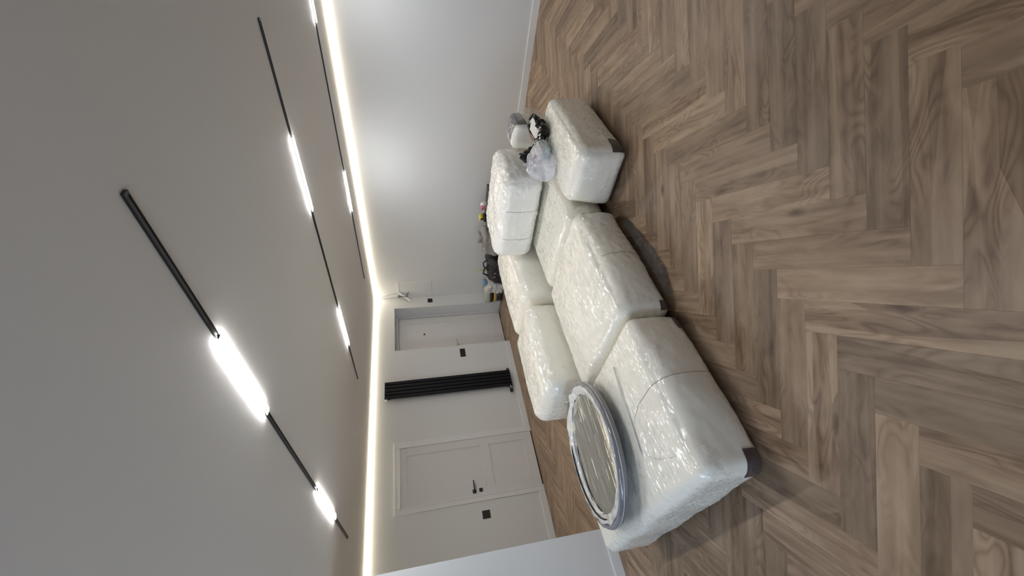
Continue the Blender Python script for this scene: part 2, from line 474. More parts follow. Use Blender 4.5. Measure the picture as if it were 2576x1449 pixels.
# baseboards
def baseboard(name, lo, hi, axis):
    z = 0.09
    bm = bmesh.new(); add_box(bm, (lo[0], lo[1], 0.0), (hi[0], hi[1], z), 0.003)
    return tag(link(name, finish(bm, name), MT['white']), kind='structure')
baseboard('baseboard_back_corner', (DX1 + 0.005, -0.014), (-0.015, 0), 0)
baseboard('baseboard_back', (-3.02, -0.014), (DX0, 0), 0)
baseboard('baseboard_back_corridor', (XL, -0.014), (-4.03, 0), 0)
baseboard('baseboard_right', (-0.014, YF), (0, 0), 1)
baseboard('baseboard_partition', (XL, -2.074), (-5.02, -2.06), 0)

# ------------------------------------------------------------------ herringbone floor
floor = tag(box_obj('floor', (XL - 0.2, YF - 0.2, -0.06), (0.3, 0.4, -0.012), MT['base']), kind='structure')
PW, PL = 0.1379, 0.6750
A_DIR = Vector((-1, -1)) / math.sqrt(2); B_DIR = Vector((-1, 1)) / math.sqrt(2)
ORG = Vector((-4.868, -5.13))
def plank_rect(kind, k, j):
    # lattice translations (w,w)k + (L,-L)j
    o = ORG + (A_DIR + B_DIR) * (PW * k) + (A_DIR - B_DIR) * (PL * j)
    if kind == 0: return o + B_DIR * PW, A_DIR, -B_DIR
    return o + B_DIR * PW, B_DIR, A_DIR     # vertical plank: runs along b from b=w, across a in [0,w]
def clip_poly(poly, x0, x1, y0, y1):
    for ax, lim, sg in ((0, x0, 1), (0, x1, -1), (1, y0, 1), (1, y1, -1)):
        out = []
        for i in range(len(poly)):
            a, b = poly[i], poly[(i + 1) % len(poly)]
            da, db = (a[ax] - lim) * sg, (b[ax] - lim) * sg
            if da >= 0: out.append(a)
            if (da >= 0) != (db >= 0):
                t = da / (da - db); out.append(a + (b - a) * t)
        poly = out
        if len(poly) < 3: return []
    return poly
def area(poly):
    return 0.5 * abs(sum(poly[i].x * poly[(i + 1) % len(poly)].y - poly[(i + 1) % len(poly)].x * poly[i].y for i in range(len(poly))))
def project(x, y, z):
    d = Vector((x, y, z)) - CP; zc = d.dot(RZ)
    if zc < 0.05: return None
    return 1288 + F_PX * d.dot(RX) / zc, 724.5 + F_PX * d.dot(RY) / zc
def hidden(x, y):
    if -5.3 < x < -2.1 and -4.38 < y < -2.7: return True
    if -3.1 < x < -2.1 and -4.88 < y < -4.3: return True
    if x < -5.05 and y > -2.06: return True
    return False
def add_plank(bm, uvl, poly, o, d, c, uoff):
    """poly in local (u,v) metres -> chamfered slab; verts placed at o + u*d + v*c"""
    n = len(poly); cen = sum((p for p in poly), Vector((0, 0))) / n
    ins = []
    for p in poly:
        q = p - cen
        ins.append(cen + Vector((q.x - math.copysign(min(0.0007, abs(q.x)), q.x), q.y - math.copysign(min(0.0007, abs(q.y)), q.y))))
    def mk(p, z):
        x = o + d * p.x + c * p.y
        return bm.verts.new((x.x, x.y, z))
    top = [mk(p, 0.0) for p in ins]; mid = [mk(p, -0.0006) for p in poly]; bot = [mk(p, -0.0115) for p in poly]
    fs = [(bm.faces.new(top), ins)]
    for i in range(n):
        k = (i + 1) % n
        fs.append((bm.faces.new((mid[i], mid[k], top[k], top[i])), (poly[i], poly[k], ins[k], ins[i])))
        fs.append((bm.faces.new((bot[i], bot[k], mid[k], mid[i])), (poly[i], poly[k], poly[k], poly[i])))
    for f, uvs in fs:
        for l, p in zip(f.loops, uvs): l[uvl].uv = (p.x + uoff, p.y)
full = [Vector((0, 0)), Vector((PL, 0)), Vector((PL, PW)), Vector((0, PW))]
planks = []
for kind in (0, 1):
    for j in range(-14, 15):
        for k in range(-70, 71):
            o, d, c = plank_rect(kind, k, j)
            wp = [o + d * p.x + c * p.y for p in full]
            cx = sum(p.x for p in wp) / 4; cy = sum(p.y for p in wp) / 4
            if not (XL - 0.3 < cx < 0.3 and YF - 0.3 < cy < 0.7): continue
            for reg in ((XL, 0.0, YF, 0.0), (DX0, DX1, 0.0001, RD)):
                cp = clip_poly(wp, *reg)
                if not cp or area(cp) < 2e-4: continue
                lp = [Vector(((p - o).dot(d), (p - o).dot(c))) for p in cp]
                m_ = sum(cp, Vector((0, 0))) / len(cp)
                sc_area = 0.0
                if not hidden(m_.x, m_.y):
                    pj = [project(p.x, p.y, 0) for p in cp]
                    if all(pj):
                        inside = clip_poly([Vector(p) for p in pj], 0, 2576, 0, 1449)
                        if inside: sc_area = area(inside)
                planks.append((sc_area, lp, o, d, c, area(cp) > 0.999 * PW * PL))
planks.sort(key=lambda t: -t[0])
shared = None
def plank_mesh(lp):
    bm = bmesh.new(); uvl = bm.loops.layers.uv.new('UVMap')
    add_plank(bm, uvl, lp, Vector((0, 0)), Vector((1, 0)), Vector((0, 1)), 0.0)
    return finish(bm, 'plank')
rest = bmesh.new(); ruv = rest.loops.layers.uv.new('UVMap'); ri = 0
for i, (a, lp, o, d, c, whole) in enumerate(planks):
    if i < 300 and a > 0:
        if whole:
            if shared is None: shared = plank_mesh(full)
            me = shared
        else: me = plank_mesh(lp)
        ob = link('plank', me, MT['wood'], floor)
        ob.location = (o.x, o.y, 0.0); ob.rotation_euler = (0, 0, math.atan2(d.y, d.x))
    else:
        ri += 1
        add_plank(rest, ruv, lp, o, d, c, 10.0 * ri)
tag(link('far_planks', finish(rest, 'far_planks'), MT['wood'], floor), kind='stuff')

# ------------------------------------------------------------------ interior door in the back wall
d1 = tag(empty('door_1', (-3.525, 0, 0)), kind='structure')
OX = -3.525
def rel(lo, hi, ox=OX, oy=0.0): return ((lo[0] - ox, lo[1] - oy, lo[2]), (hi[0] - ox, hi[1] - oy, hi[2]))
def part_box(name, lo, hi, m, par, ox, oy=0.0, bev=0.0, smooth=False):
    a, b = rel(lo, hi, ox, oy); return box_obj(name, a, b, m, par, bev, smooth)
for lo, hi in (((-4.03, -0.016, 0), (-3.955, 0, 2.14)), ((-3.105, -0.016, 0), (-3.02, 0, 2.14)), ((-3.955, -0.016, 2.065), (-3.105, 0, 2.14))):
    part_box('architrave', lo, hi, MT['white'], d1, OX, bev=0.004)
part_box('threshold_gap', (-3.95, -0.006, 0.0), (-3.11, 0, 0.016), MT['gap'], d1, OX)
def panel_door(par, ox, x0, x1, z0, z1, yf, yb, panels, m):
    """door leaf with sunk panels and a raised moulding round each"""
    xs = [x0, panels[0][0], panels[0][1], x1]
    leaf = []
    leaf.append(((x0, yf, z0), (xs[1], yb, z1))); leaf.append(((xs[2], yf, z0), (x1, yb, z1)))
    zz = sorted([z0, z1] + [p[2] for p in panels] + [p[3] for p in panels])
    for a, b in zip(zz[0::2], zz[1::2]): leaf.append(((xs[1], yf, a), (xs[2], yb, b)))
    lf = boxes_obj('leaf', [rel(a, b, ox) for a, b in leaf], m, par)
    for (px0, px1, pz0, pz1) in panels:
        part_box('panel', (px0, yf + 0.009, pz0), (px1, yb, pz1), m, lf, ox)
        bm = bmesh.new()
        t = 0.012
        for lo, hi in (((px0, yf + 0.002, pz0), (px1, yf + 0.012, pz0 + t)), ((px0, yf + 0.002, pz1 - t), (px1, yf + 0.012, pz1)),
                       ((px0, yf + 0.002, pz0), (px0 + t, yf + 0.012, pz1)), ((px1 - t, yf + 0.002, pz0), (px1, yf + 0.012, pz1))):
            a, b = rel(lo, hi, ox); add_box(bm, a, b, 0.002)
        link('moulding', finish(bm, 'moulding'), m, lf)
    return lf
lf = panel_door(d1, OX, -3.95, -3.11, 0.016, 2.06, -0.012, -0.0005, [(-3.83, -3.23, 0.84, 1.965), (-3.83, -3.23, 0.15, 0.72)], MT['doorwhite'])
boxes_obj('frame_rebate', [rel((-3.112, -0.024, 0), (-3.098, -0.004, 2.07)), rel((-3.962, -0.024, 0), (-3.948, -0.004, 2.07)), rel((-3.96, -0.024, 2.055), (-3.1, -0.004, 2.069))], MT['white'], d1)
hn = part_box('handle_rose', (-3.912, -0.022, 1.0), (-3.862, -0.012, 1.05), MT['black'], d1, OX, bev=0.003)
part_box('neck', (-3.895, -0.06, 1.017), (-3.88, -0.02, 1.033), MT['black'], hn, OX)
part_box('lever', (-3.897, -0.066, 1.016), (-3.745, -0.052, 1.034), MT['black'], hn, OX, bev=0.003)
part_box('lock_rose', (-3.905, -0.022, 0.905), (-3.855, -0.012, 0.955), MT['black'], d1, OX, bev=0.003)

# entrance door in its recess
EX = (DX0 + DX1) / 2
d2 = tag(empty('door_2', (EX, 0, 0)), kind='structure')
for lo, hi in (((DX0, RD - 0.06, 0), (DX0 + 0.045, RD + 0.02, DZ)), ((DX1 - 0.045, RD - 0.06, 0), (DX1, RD + 0.02, DZ)), ((DX0 + 0.045, RD - 0.06, DZ - 0.06), (DX1 - 0.045, RD + 0.02, DZ))):
    part_box('door_frame', lo, hi, MT['doorwhite'], d2, EX, bev=0.003)
boxes_obj('frame_gap', [rel((DX1 - 0.052, RD - 0.03, 0.012), (DX1 - 0.045, RD + 0.01, DZ - 0.06), EX)], MT['gap'], d2)
lf2 = panel_door(d2, EX, DX0 + 0.05, DX1 - 0.052, 0.012, DZ - 0.066, RD - 0.035, RD + 0.01, [(DX0 + 0.17, DX1 - 0.18, 0.22, 1.93)], MT['doorwhite'])
bm = bmesh.new(); bmesh.ops.create_cone(bm, cap_ends=True, segments=20, radius1=0.018, radius2=0.016, depth=0.012, matrix=Matrix.Translation((-0.76 - EX, RD - 0.034, 1.58)) @ Matrix.Rotation(math.pi / 2, 4, 'X'))
link('peephole', finish(bm, 'peephole'), MT['blackp'], d2)
bm = bmesh.new(); add_box(bm, *rel((-1.15, RD - 0.05, 0.9), (-1.10, RD - 0.035, 1.02), EX), 0.003)
hp = link('handle_plate', finish(bm, 'handle_plate'), MT['brass'], d2)
tube('lever', [(-1.125 - EX, RD - 0.045, 0.965), (-1.125 - EX, RD - 0.085, 0.965), (-1.10 - EX, RD - 0.09, 0.965), (-0.985 - EX, RD - 0.09, 0.968)], 0.009, MT['brass'], hp)

# ------------------------------------------------------------------ radiator
rx0, rx1, rz0, rz1 = -2.30, -1.98, 0.15, 2.28
rad = tag(empty('radiator', ((rx0 + rx1) / 2, -0.055, rz0)), 'tall black vertical tube radiator on the wall between the two doors', 'radiator')
RXC, RYC = (rx0 + rx1) / 2, -0.055
tw = (rx1 - rx0) / 5
def R_(p): return (p[0] - RXC, p[1] - RYC, p[2] - rz0)
for i in range(5):
    cx = rx0 + tw * (i + 0.5)
    n = 10; bm = bmesh.new(); ring0, ring1 = [], []
    for k in range(n * 2):
        a = k * math.pi / n
        x, y = math.cos(a) * tw * 0.475, math.sin(a) * 0.024
        ring0.append(bm.verts.new(R_((cx + x, -0.075 + y, rz0)))); ring1.append(bm.verts.new(R_((cx + x, -0.075 + y, rz1))))
    for k in range(n * 2):
        bm.faces.new((ring0[k], ring0[(k + 1) % (2 * n)], ring1[(k + 1) % (2 * n)], ring1[k]))
    bm.faces.new(ring0); bm.faces.new(ring1)
    link('tube', finish(bm, 'tube'), MT['radiator'], rad, False)
for z in (rz0 + 0.05, rz1 - 0.09):
    box_obj('header', R_((rx0 + 0.01, -0.062, z)), R_((rx1 - 0.01, -0.03, z + 0.04)), MT['radiator'], rad, 0.006)
for z in (rz0 + 0.2, rz1 - 0.25):
    box_obj('wall_bracket', R_((RXC - 0.02, -0.04, z)), R_((RXC + 0.02, 0, z + 0.04)), MT['radiator'], rad)
vt = tube('valve', [R_((-2.29, -0.06, 0.19)), R_((-2.34, -0.06, 0.19)), R_((-2.36, -0.06, 0.185))], 0.014, MT['blackp'], rad, 12)
tube('valve_head', [R_((-2.365, -0.06, 0.185)), R_((-2.405, -0.06, 0.18))], [0.026, 0.024], MT['blackp'], vt, 14)
lathe('valve_ring', [(0.016, -0.004), (0.024, -0.004), (0.024, 0.006), (0.016, 0.006)], MT['paper'], vt, 18, True).location = R_((-2.31, -0.075, 0.185))
tube('return_valve', [R_((-1.985, -0.06, 0.185)), R_((-1.95, -0.06, 0.185)), R_((-1.945, -0.06, 0.15))], 0.012, MT['blackp'], rad, 12)
for vx in (-2.345, -1.948):
    tube('supply_pipe', [R_((vx, -0.06, 0.18)), R_((vx, -0.045, 0.15)), R_((vx, -0.015, 0.148)), R_((vx, 0.0, 0.148))], 0.009, MT['blackp'], rad, 10)
tube('bleed_plug', [R_((-2.30, -0.075, 2.255)), R_((-2.322, -0.075, 2.255))], 0.017, MT['paper'], rad, 14)

# ------------------------------------------------------------------ switches, thermostat
def switch(name, x0, x1, z0, z1, gangs, label, cat):
    o = tag(empty(name, ((x0 + x1) / 2, 0, z0)), label, cat)
    xc = (x0 + x1) / 2
    box_obj('plate', (x0 - xc, -0.009, 0), (x1 - xc, 0, z1 - z0), MT['blackp'], o, 0.002)
    gw = (x1 - x0) / gangs
    for g in range(gangs):
        box_obj('rocker', (x0 - xc + gw * g + 0.012, -0.013, 0.012), (x0 - xc + gw * (g + 1) - 0.012, -0.008, z1 - z0 - 0.012), MT['blackp'], o, 0.0015)
    return o
switch('light_switch', -1.56, -1.385, 0.87, 0.965, 2, 'wide double black light switch right of the black radiator', 'switch')
switch('light_switch', -4.26, -4.155, 0.845, 0.955, 1, 'square black light switch left of the white panelled door', 'switch')
switch('thermostat', -0.185, -0.085, 1.38, 1.475, 1, 'small black square wall control between the room corner and entrance door', 'wall control')

# ------------------------------------------------------------------ fuse panel on the right wall and the loose cover in the corner
fp = tag(empty('fuse_panel', (0, -0.285, 1.39)), 'flush white fuse box panel near the room corner', 'fuse box')
fy0, fy1, fz = -0.165, 0.165, 0.65
for lo, hi in (((-0.012, fy0, 0), (0, fy0 + 0.02, fz)), ((-0.012, fy1 - 0.02, 0), (0, fy1, fz)), ((-0.012, fy0 + 0.02, 0), (0, fy1 - 0.02, 0.025)), ((-0.012, fy0 + 0.02, fz - 0.025), (0, fy1 - 0.02, fz))):
    box_obj('frame', lo, hi, MT['white'], fp, 0.002)
box_obj('lid', (-0.008, fy0 + 0.022, 0.027), (-0.001, fy1 - 0.022, fz - 0.027), MT['wall'], fp, 0.002)
cc = tag(empty('cable_cover', (-0.06, -0.09, 1.82)), 'white cover strip hanging crooked over loose cables in the corner', 'cable cover')
def C_(p): return Vector(p) - Vector((-0.06, -0.09, 1.82))
a, b = C_((-0.012, -0.17, 2.05)), C_((-0.13, -0.025, 1.815))
dv = (b - a).normalized(); sd = dv.cross(Vector((1, 0.8, 0))).normalized() * 0.022; nn = dv.cross(sd).normalized() * 0.006
bm = bmesh.new(); vv = []
for p in (a, b):
    for s1, s2 in ((1, 1), (-1, 1), (-1, -1), (1, -1)): vv.append(bm.verts.new(p + sd * s1 + nn * s2))
for k in range(4): bm.faces.new((vv[k], vv[(k + 1) % 4], vv[4 + (k + 1) % 4], vv[4 + k]))
bm.faces.new(vv[:4]); bm.faces.new(vv[4:])
link('cover_strip', finish(bm, 'cover_strip'), MT['white'], cc)
for k in range(4):
    t = k / 3
    tube('cable', [C_((-0.012, -0.03 - 0.02 * k, 2.06 - 0.01 * k)), C_((-0.03 - 0.015 * k, -0.05 - 0.02 * k, 1.99)), C_((-0.05 - 0.01 * k, -0.04 - 0.015 * k, 1.92 - 0.02 * k)),
                   C_((-0.025, -0.05 - 0.03 * t, 1.88)), C_((-0.012, -0.05 - 0.04 * k, 1.90 - 0.02 * k))], 0.006, MT['cable'], cc, 6)
tube('thin_wire', [C_((-0.03, -0.03, 2.46)), C_((-0.02, -0.10, 2.25)), C_((-0.015, -0.15, 2.06))], 0.0025, MT['cable'], cc, 5)
tube('thin_wire', [C_((-0.025, -0.02, 2.46)), C_((-0.02, -0.02, 2.2)), C_((-0.015, -0.02, 2.0))], 0.0025, MT['cable'], cc, 5)

# ------------------------------------------------------------------ ceiling tracks and lamp bars
tracks = [(-4.52, -5.46, -1.36, [(-4.75, -4.07), (-2.81, -2.07)], 'longest black ceiling track nearest the camera', ('nearest the camera', 'beside the white partition wall')),
          (-2.66, -5.46, -1.37, [(-4.72, -4.06), (-2.80, -2.13)], 'black ceiling track running above the sofa, middle of three', ('above the wrapped sofa', 'above the back of the sofa')),
          (-0.77, -6.4, -1.36, [(-5.63, -4.97), (-3.31, -2.69)], 'thin black ceiling track closest to the right wall', ('at the upper picture edge near the right wall', 'in front of the bright patch on the right wall'))]
lab = {(0, 0): 'largest lit white light bar on the track nearest the camera',
       (0, 1): 'lit white light bar on the nearest track, close to the partition wall',
       (1, 0): 'lit white light bar on the middle track above the sofa, nearer one',
       (1, 1): 'short lit white light bar on the middle track, towards the back wall',
       (2, 0): 'lit white light bar near the right wall, cut off by the picture edge',
       (2, 1): 'lit white light bar near the right wall beside the glowing wall patch'}
for ti, (x, y0, y1, bars, tl, _) in enumerate(tracks):
    tr = tag(empty('ceiling_track', (x, (y0 + y1) / 2, H)), tl, 'light track', 'black ceiling tracks')
    L2 = (y1 - y0) / 2
    boxes_obj('rail', [((-0.013, -L2, -0.010), (-0.009, L2, 0)), ((0.009, -L2, -0.010), (0.013, L2, 0)), ((-0.009, -L2, -0.007), (0.009, L2, 0))], MT['black'], tr)
    for s in (-1, 1):
        box_obj('end_cap', (-0.0135, s * L2 - 0.006, -0.011), (0.0135, s * L2 + 0.006, 0), MT['blackp'], tr, 0.001)
    for bi, (a, b) in enumerate(bars):
        lb = tag(empty('light_bar', (x, (a + b) / 2, H - 0.011)), lab[(ti, bi)], 'light', 'lit bars on the ceiling tracks')
        hl = (b - a) / 2
        box_obj('housing', (-0.012, -hl, -0.004), (0.012, hl, 0), MT['black'], lb, 0.001)
        bm = bmesh.new(); n = 8; prof = [(-0.0235 * math.cos(k * math.pi / n), -0.004 - 0.004 * math.sin(k * math.pi / n)) for k in range(n + 1)]
        r0 = [bm.verts.new((px, -hl + 0.004, pz)) for px, pz in prof]; r1 = [bm.verts.new((px, hl - 0.004, pz)) for px, pz in prof]
        for k in range(n): bm.faces.new((r0[k], r0[k + 1], r1[k + 1], r1[k]))
        bm.faces.new((r0[0], r0[n], r1[n], r1[0])); bm.faces.new(r0); bm.faces.new(r1)
        link('diffuser', finish(bm, 'diffuser'), MT['lamp'], lb, False)

# warm LED strips in the ceiling edge
def led(name, lo, hi, label, axis):
    c = [(p + q) / 2 for p, q in zip(lo, hi)]
    o = tag(empty(name, (c[0], c[1], H)), label, 'led strip', 'warm ceiling edge strips')
    l, h = [p - q for p, q in zip(lo, (c[0], c[1], H))], [p - q for p, q in zip(hi, (c[0], c[1], H))]
    box_obj('diffuser', l, h, MT['strip'], o)
    return o
led('led_strip', (XL, -0.030, H - 0.028), (-0.001, -0.001, H - 0.0005), 'warm glowing led strip along the ceiling edge above the doors', 0)
led('led_strip', (-0.030, YF, H - 0.028), (-0.001, -0.031, H - 0.0005), 'warm glowing led strip along the ceiling edge of the right wall', 1)

# ------------------------------------------------------------------ wrapped sofa sections
SG = 'film-wrapped sofa sections'
def section(lo, hi, label, wrap, r=0.11, bulge=(0.02, 0.03, 0.03), n=64, seed=0, warp=None, amp=0.010, fine=0.003, z0=0.0, name='sofa_section', cat='sofa section', pname='wrapped_body'):
    c = ((lo[0] + hi[0]) / 2, (lo[1] + hi[1]) / 2, z0)
    root = tag(empty(name, c), label, cat, SG)
    l = [a - b for a, b in zip(lo, c)]; h = [a - b for a, b in zip(hi, c)]
    s = Soft(l, h, r, bulge, amp, 4.0, fine, 20.0, seed, warp)
    link(pname, s.mesh(pname, n, l[2]), wrap, root, True)
    return root, s, c
def seam(root, s, qs, r=0.0022, off=0.0, name='foam_seam'):
    tube(name, s.line(qs, off), r, MT['seam'], root, 5)
def q_of(s, x=None, y=None, z=None, c=(0, 0, 0)):
    """world coordinate on one axis -> cube coordinate"""
    if x is not None: return (x - c[0] - s.c.x) / s.h.x
    if y is not None: return (y - c[1] - s.c.y) / s.h.y
    return (z - c[2] - s.c.z) / s.h.z

# A: long seat at the left, mirror lies on it
def warpA(o, q):
    o = o.copy(); o.y += 0.0
    return o
A, sA, cA = section((-5.33, -4.43, 0.02), (-4.335, -2.84, 0.405), 'large wrapped sofa seat carrying the round mirror, closest to the partition', MT['wrap_x'], r=0.07, bulge=((0.012, 0.0), (0.05, 0.02), 0.03), n=90, seed=1)
xa = q_of(sA, x=-4.80, c=cA)
seam(A, sA, [(xa, -1, -0.9), (xa, -1, 0.98), (xa, -0.98, 1), (xa - 0.01, -0.8, 1), (xa - 0.03, -0.68, 1), (xa - 0.10, -0.56, 1)])
def bez(t, p): return [sum(c * p[k][i] for k, c in enumerate(((1 - t) ** 3, 3 * t * (1 - t) ** 2, 3 * t * t * (1 - t), t ** 3))) for i in (0, 1)] + [1.0]
tube('film_crease', [sA.P(bez(t / 30, [(xa - 0.10, -0.56), (xa - 0.34, -0.36), (xa - 0.62, -0.46), (xa - 0.74, -0.84)]), -0.0004) for t in range(31)], 0.0012, MT['seam'], A, 5)
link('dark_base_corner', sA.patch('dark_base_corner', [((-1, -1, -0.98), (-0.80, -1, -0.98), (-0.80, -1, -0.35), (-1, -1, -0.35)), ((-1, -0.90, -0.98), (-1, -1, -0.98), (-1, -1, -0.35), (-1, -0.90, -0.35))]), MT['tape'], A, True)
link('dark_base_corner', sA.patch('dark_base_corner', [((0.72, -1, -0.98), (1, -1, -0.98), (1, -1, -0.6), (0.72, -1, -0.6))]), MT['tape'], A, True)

def Arel(p): return (p[0] - cA[0], p[1] - cA[1], p[2])
sheet('film_flap', [[Arel((-4.58, -4.46, 0.40)), Arel((-4.68, -4.47, 0.40)), Arel((-4.78, -4.47, 0.40))],
                    [Arel((-4.60, -4.50, 0.36)), Arel((-4.69, -4.505, 0.355)), Arel((-4.77, -4.50, 0.37))],
                    [Arel((-4.62, -4.505, 0.31)), Arel((-4.70, -4.51, 0.30)), Arel((-4.76, -4.505, 0.33))]], MT['film'], A, 0.016, 18.0, seed=9)
sheet('film_flap', [[Arel((-5.18, -4.45, 0.395)), Arel((-5.25, -4.45, 0.395)), Arel((-5.32, -4.44, 0.38))],
                    [Arel((-5.19, -4.475, 0.36)), Arel((-5.26, -4.475, 0.35)), Arel((-5.33, -4.46, 0.34))],
                    [Arel((-5.21, -4.48, 0.30)), Arel((-5.27, -4.475, 0.30)), Arel((-5.335, -4.455, 0.30))]], MT['film'], A, 0.014, 20.0, seed=11)
# B: middle seat
B, sB, cB = section((-4.318, -4.43, 0.035), (-3.222, -3.43, 0.405), 'wrapped middle seat section with loose film on the floor in front', MT['wrap_y'], r=0.075, bulge=(0.0, (0.05, 0.01), 0.045), n=84, seed=2)
xb = q_of(sB, x=-3.80, c=cB)
seam(B, sB, [(xb, -1, -0.9), (xb, -1, 0.75)])
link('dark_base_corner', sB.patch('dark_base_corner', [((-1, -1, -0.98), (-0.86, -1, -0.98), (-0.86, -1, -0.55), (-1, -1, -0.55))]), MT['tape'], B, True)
def Brel(p): return (p[0] - cB[0], p[1] - cB[1], p[2])
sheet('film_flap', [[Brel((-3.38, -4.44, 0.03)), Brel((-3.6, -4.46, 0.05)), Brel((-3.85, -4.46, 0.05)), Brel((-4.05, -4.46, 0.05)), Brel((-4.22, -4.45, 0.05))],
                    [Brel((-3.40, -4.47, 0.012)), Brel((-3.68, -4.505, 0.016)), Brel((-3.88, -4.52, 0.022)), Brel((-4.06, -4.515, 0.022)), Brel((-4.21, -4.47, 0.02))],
                    [Brel((-3.43, -4.485, 0.010)), Brel((-3.70, -4.525, 0.010)), Brel((-3.90, -4.54, 0.012)), Brel((-4.05, -4.53, 0.012)), Brel((-4.19, -4.475, 0.012))]], MT['filmshade'], B, 0.011, 17.0)
sheet('film_flap', [[Brel((-3.20, -4.36, 0.36)), Brel((-3.26, -4.42, 0.40)), Brel((-3.36, -4.42, 0.42))],
                    [Brel((-3.17, -4.42, 0.34)), Brel((-3.24, -4.48, 0.37)), Brel((-3.34, -4.49, 0.37))],
                    [Brel((-3.18, -4.43, 0.28)), Brel((-3.25, -4.50, 0.30)), Brel((-3.36, -4.51, 0.31))]], MT['film'], B, 0.02, 16.0, seed=3)

# C: armrest block at the near right end
def warpC(o, q):
    o = o.copy()
    if q[1] > 0:
        k = max(0.0, (q[2] + 1) / 2) ** 2
        o.x *= 1 - 0.13 * k * q[1] ** 3
        o.y *= 1 - 0.10 * k * q[0] ** 6
    return o
C, sC, cC = section((-3.13, -4.90, 0.02), (-2.12, -4.385, 0.415), 'wrapped armrest block with two bags on top', MT['wrap_y'], r=0.075, bulge=((0.03, 0.02), (0.02, 0.0), 0.03), n=72, seed=3, warp=warpC)
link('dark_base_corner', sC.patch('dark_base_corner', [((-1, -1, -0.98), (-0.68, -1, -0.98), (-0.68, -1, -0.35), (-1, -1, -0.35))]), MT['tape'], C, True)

# G: inner corner seat
G, sG, cG = section((-3.195, -4.355, 0.03), (-2.06, -3.42, 0.405), 'wrapped corner seat below the tall backrest', MT['wrap_x'], r=0.10, bulge=(0.0, 0.0, 0.01), n=60, seed=4, amp=0.006)
# F, E: back sections along the rear
Fs, sF, cF = section((-4.215, -3.36, 0.02), (-3.24, -2.70, 0.655), 'wrapped back section behind the mirror, its left end in cool light', MT['wrap_x'], r=0.11, bulge=((0.015, 0.0), (0.02, 0.01), 0.02), n=68, seed=5)
Es, sE, cE = section((-3.215, -3.34, 0.02), (-1.92, -2.66, 0.635), 'wrapped back section between its rear neighbour and the tall backrest', MT['wrap_x'], r=0.12, bulge=(0.0, 0.01, 0.03), n=68, seed=6)
# D: tall back along the right side, standing on the corner seat
D, sD, cD = section((-2.63, -4.33, 0.435), (-1.98, -3.37, 0.845), 'tall wrapped backrest with two dark vertical seams', MT['wrap_d'], r=0.10, bulge=((0.03, 0.0), 0.01, (0.0, 0.015)), n=64, seed=7, amp=0.014, fine=0.006, z0=0.435)
for yy in (-4.0, -3.66):
    t = q_of(sD, y=yy, c=cD)
    seam(D, sD, [(-1, t, -0.95), (-1, t, 0.55), (-1, t + 0.02, 0.72)], 0.0024)
# H: short block behind, with a dark patch under film
Hs, sH, cH = section((-2.08, -4.60, 0.02), (-1.80, -4.335, 0.665), 'narrow wrapped end block with dark grey patch beside the tall backrest', MT['wrap_y'], r=0.05, bulge=(0.0, (0.01, 0.0), 0.01), n=44, seed=8, amp=0.006)
link('dark_patch', sH.patch('dark_patch', [((-0.9, -0.95, 1), (0.75, -0.95, 1), (0.6, 0.2, 1), (-0.4, 0.55, 1)), ((-0.9, -1, 0.62), (0.75, -1, 0.7), (0.75, -0.98, 1), (-0.9, -0.98, 1))], 0.006), film_wrap('dark_grey_packing', (0.13, 0.125, 0.135), (30, 50, 50), 0.4, 0.9), Hs, True)
def Hrel(p): return (p[0] - cH[0], p[1] - cH[1], p[2])
sheet('film_flap', [[Hrel((-1.80, -4.5, 0.66)), Hrel((-1.88, -4.60, 0.64)), Hrel((-2.02, -4.61, 0.62))],
                    [Hrel((-1.76, -4.62, 0.50)), Hrel((-1.86, -4.68, 0.50)), Hrel((-2.02, -4.64, 0.50))],
                    [Hrel((-1.78, -4.60, 0.36)), Hrel((-1.90, -4.66, 0.36)), Hrel((-2.04, -4.63, 0.40))]], MT['film'], Hs, 0.02, 10.0, seed=5)

# ------------------------------------------------------------------ round mirror on the long seat
MC = (-4.79, -3.475); MZ = 0.442
mr = tag(empty('round_mirror', (MC[0], MC[1], MZ + 0.024)), 'round mirror with grey rim, wrapped in film, lying on the sofa seat', 'mirror')
mr.rotation_euler = (math.radians(-3.2), 0, 0)
lathe('rim', [(0.462, 0.0), (0.482, 0.004), (0.490, 0.02), (0.490, 0.052), (0.484, 0.060), (0.470, 0.062), (0.462, 0.058), (0.458, 0.04)], MT['rim'], mr, 96, True, 0.004)
lathe('bubble_wrap_ring', [(0.462, 0.060), (0.452, 0.066), (0.432, 0.060), (0.412, 0.050), (0.396, 0.046), (0.396, 0.040), (0.462, 0.036)], MT['rimring'], mr, 120, True, 0.014)
lathe('mirror_glass', [(0.0, 0.044), (0.2, 0.044), (0.43, 0.044), (0.455, 0.040), (0.455, 0.012), (0.0, 0.012)], MT['mirror'], mr, 96)
tube('dark_gap', [(0.428 * math.cos(math.radians(a)), 0.428 * math.sin(math.radians(a)), 0.064) for a in range(62, 176, 6)], [0.0015] + [0.0055] * 17 + [0.0015], MT['gap'], mr, 6)
lathe('rim_film_edge', [(0.489, 0.034), (0.496, 0.037), (0.489, 0.040)], MT['rimring'], mr, 96, True, 0.003)
sheet('film_tail', [[(0.45, 0.12, 0.05), (0.47, 0.16, 0.05)], [(0.48, 0.15, 0.07), (0.49, 0.19, 0.06)], [(0.50, 0.18, 0.06), (0.51, 0.21, 0.05)]], MT['filmwhite'], mr, 0.012, 22.0)

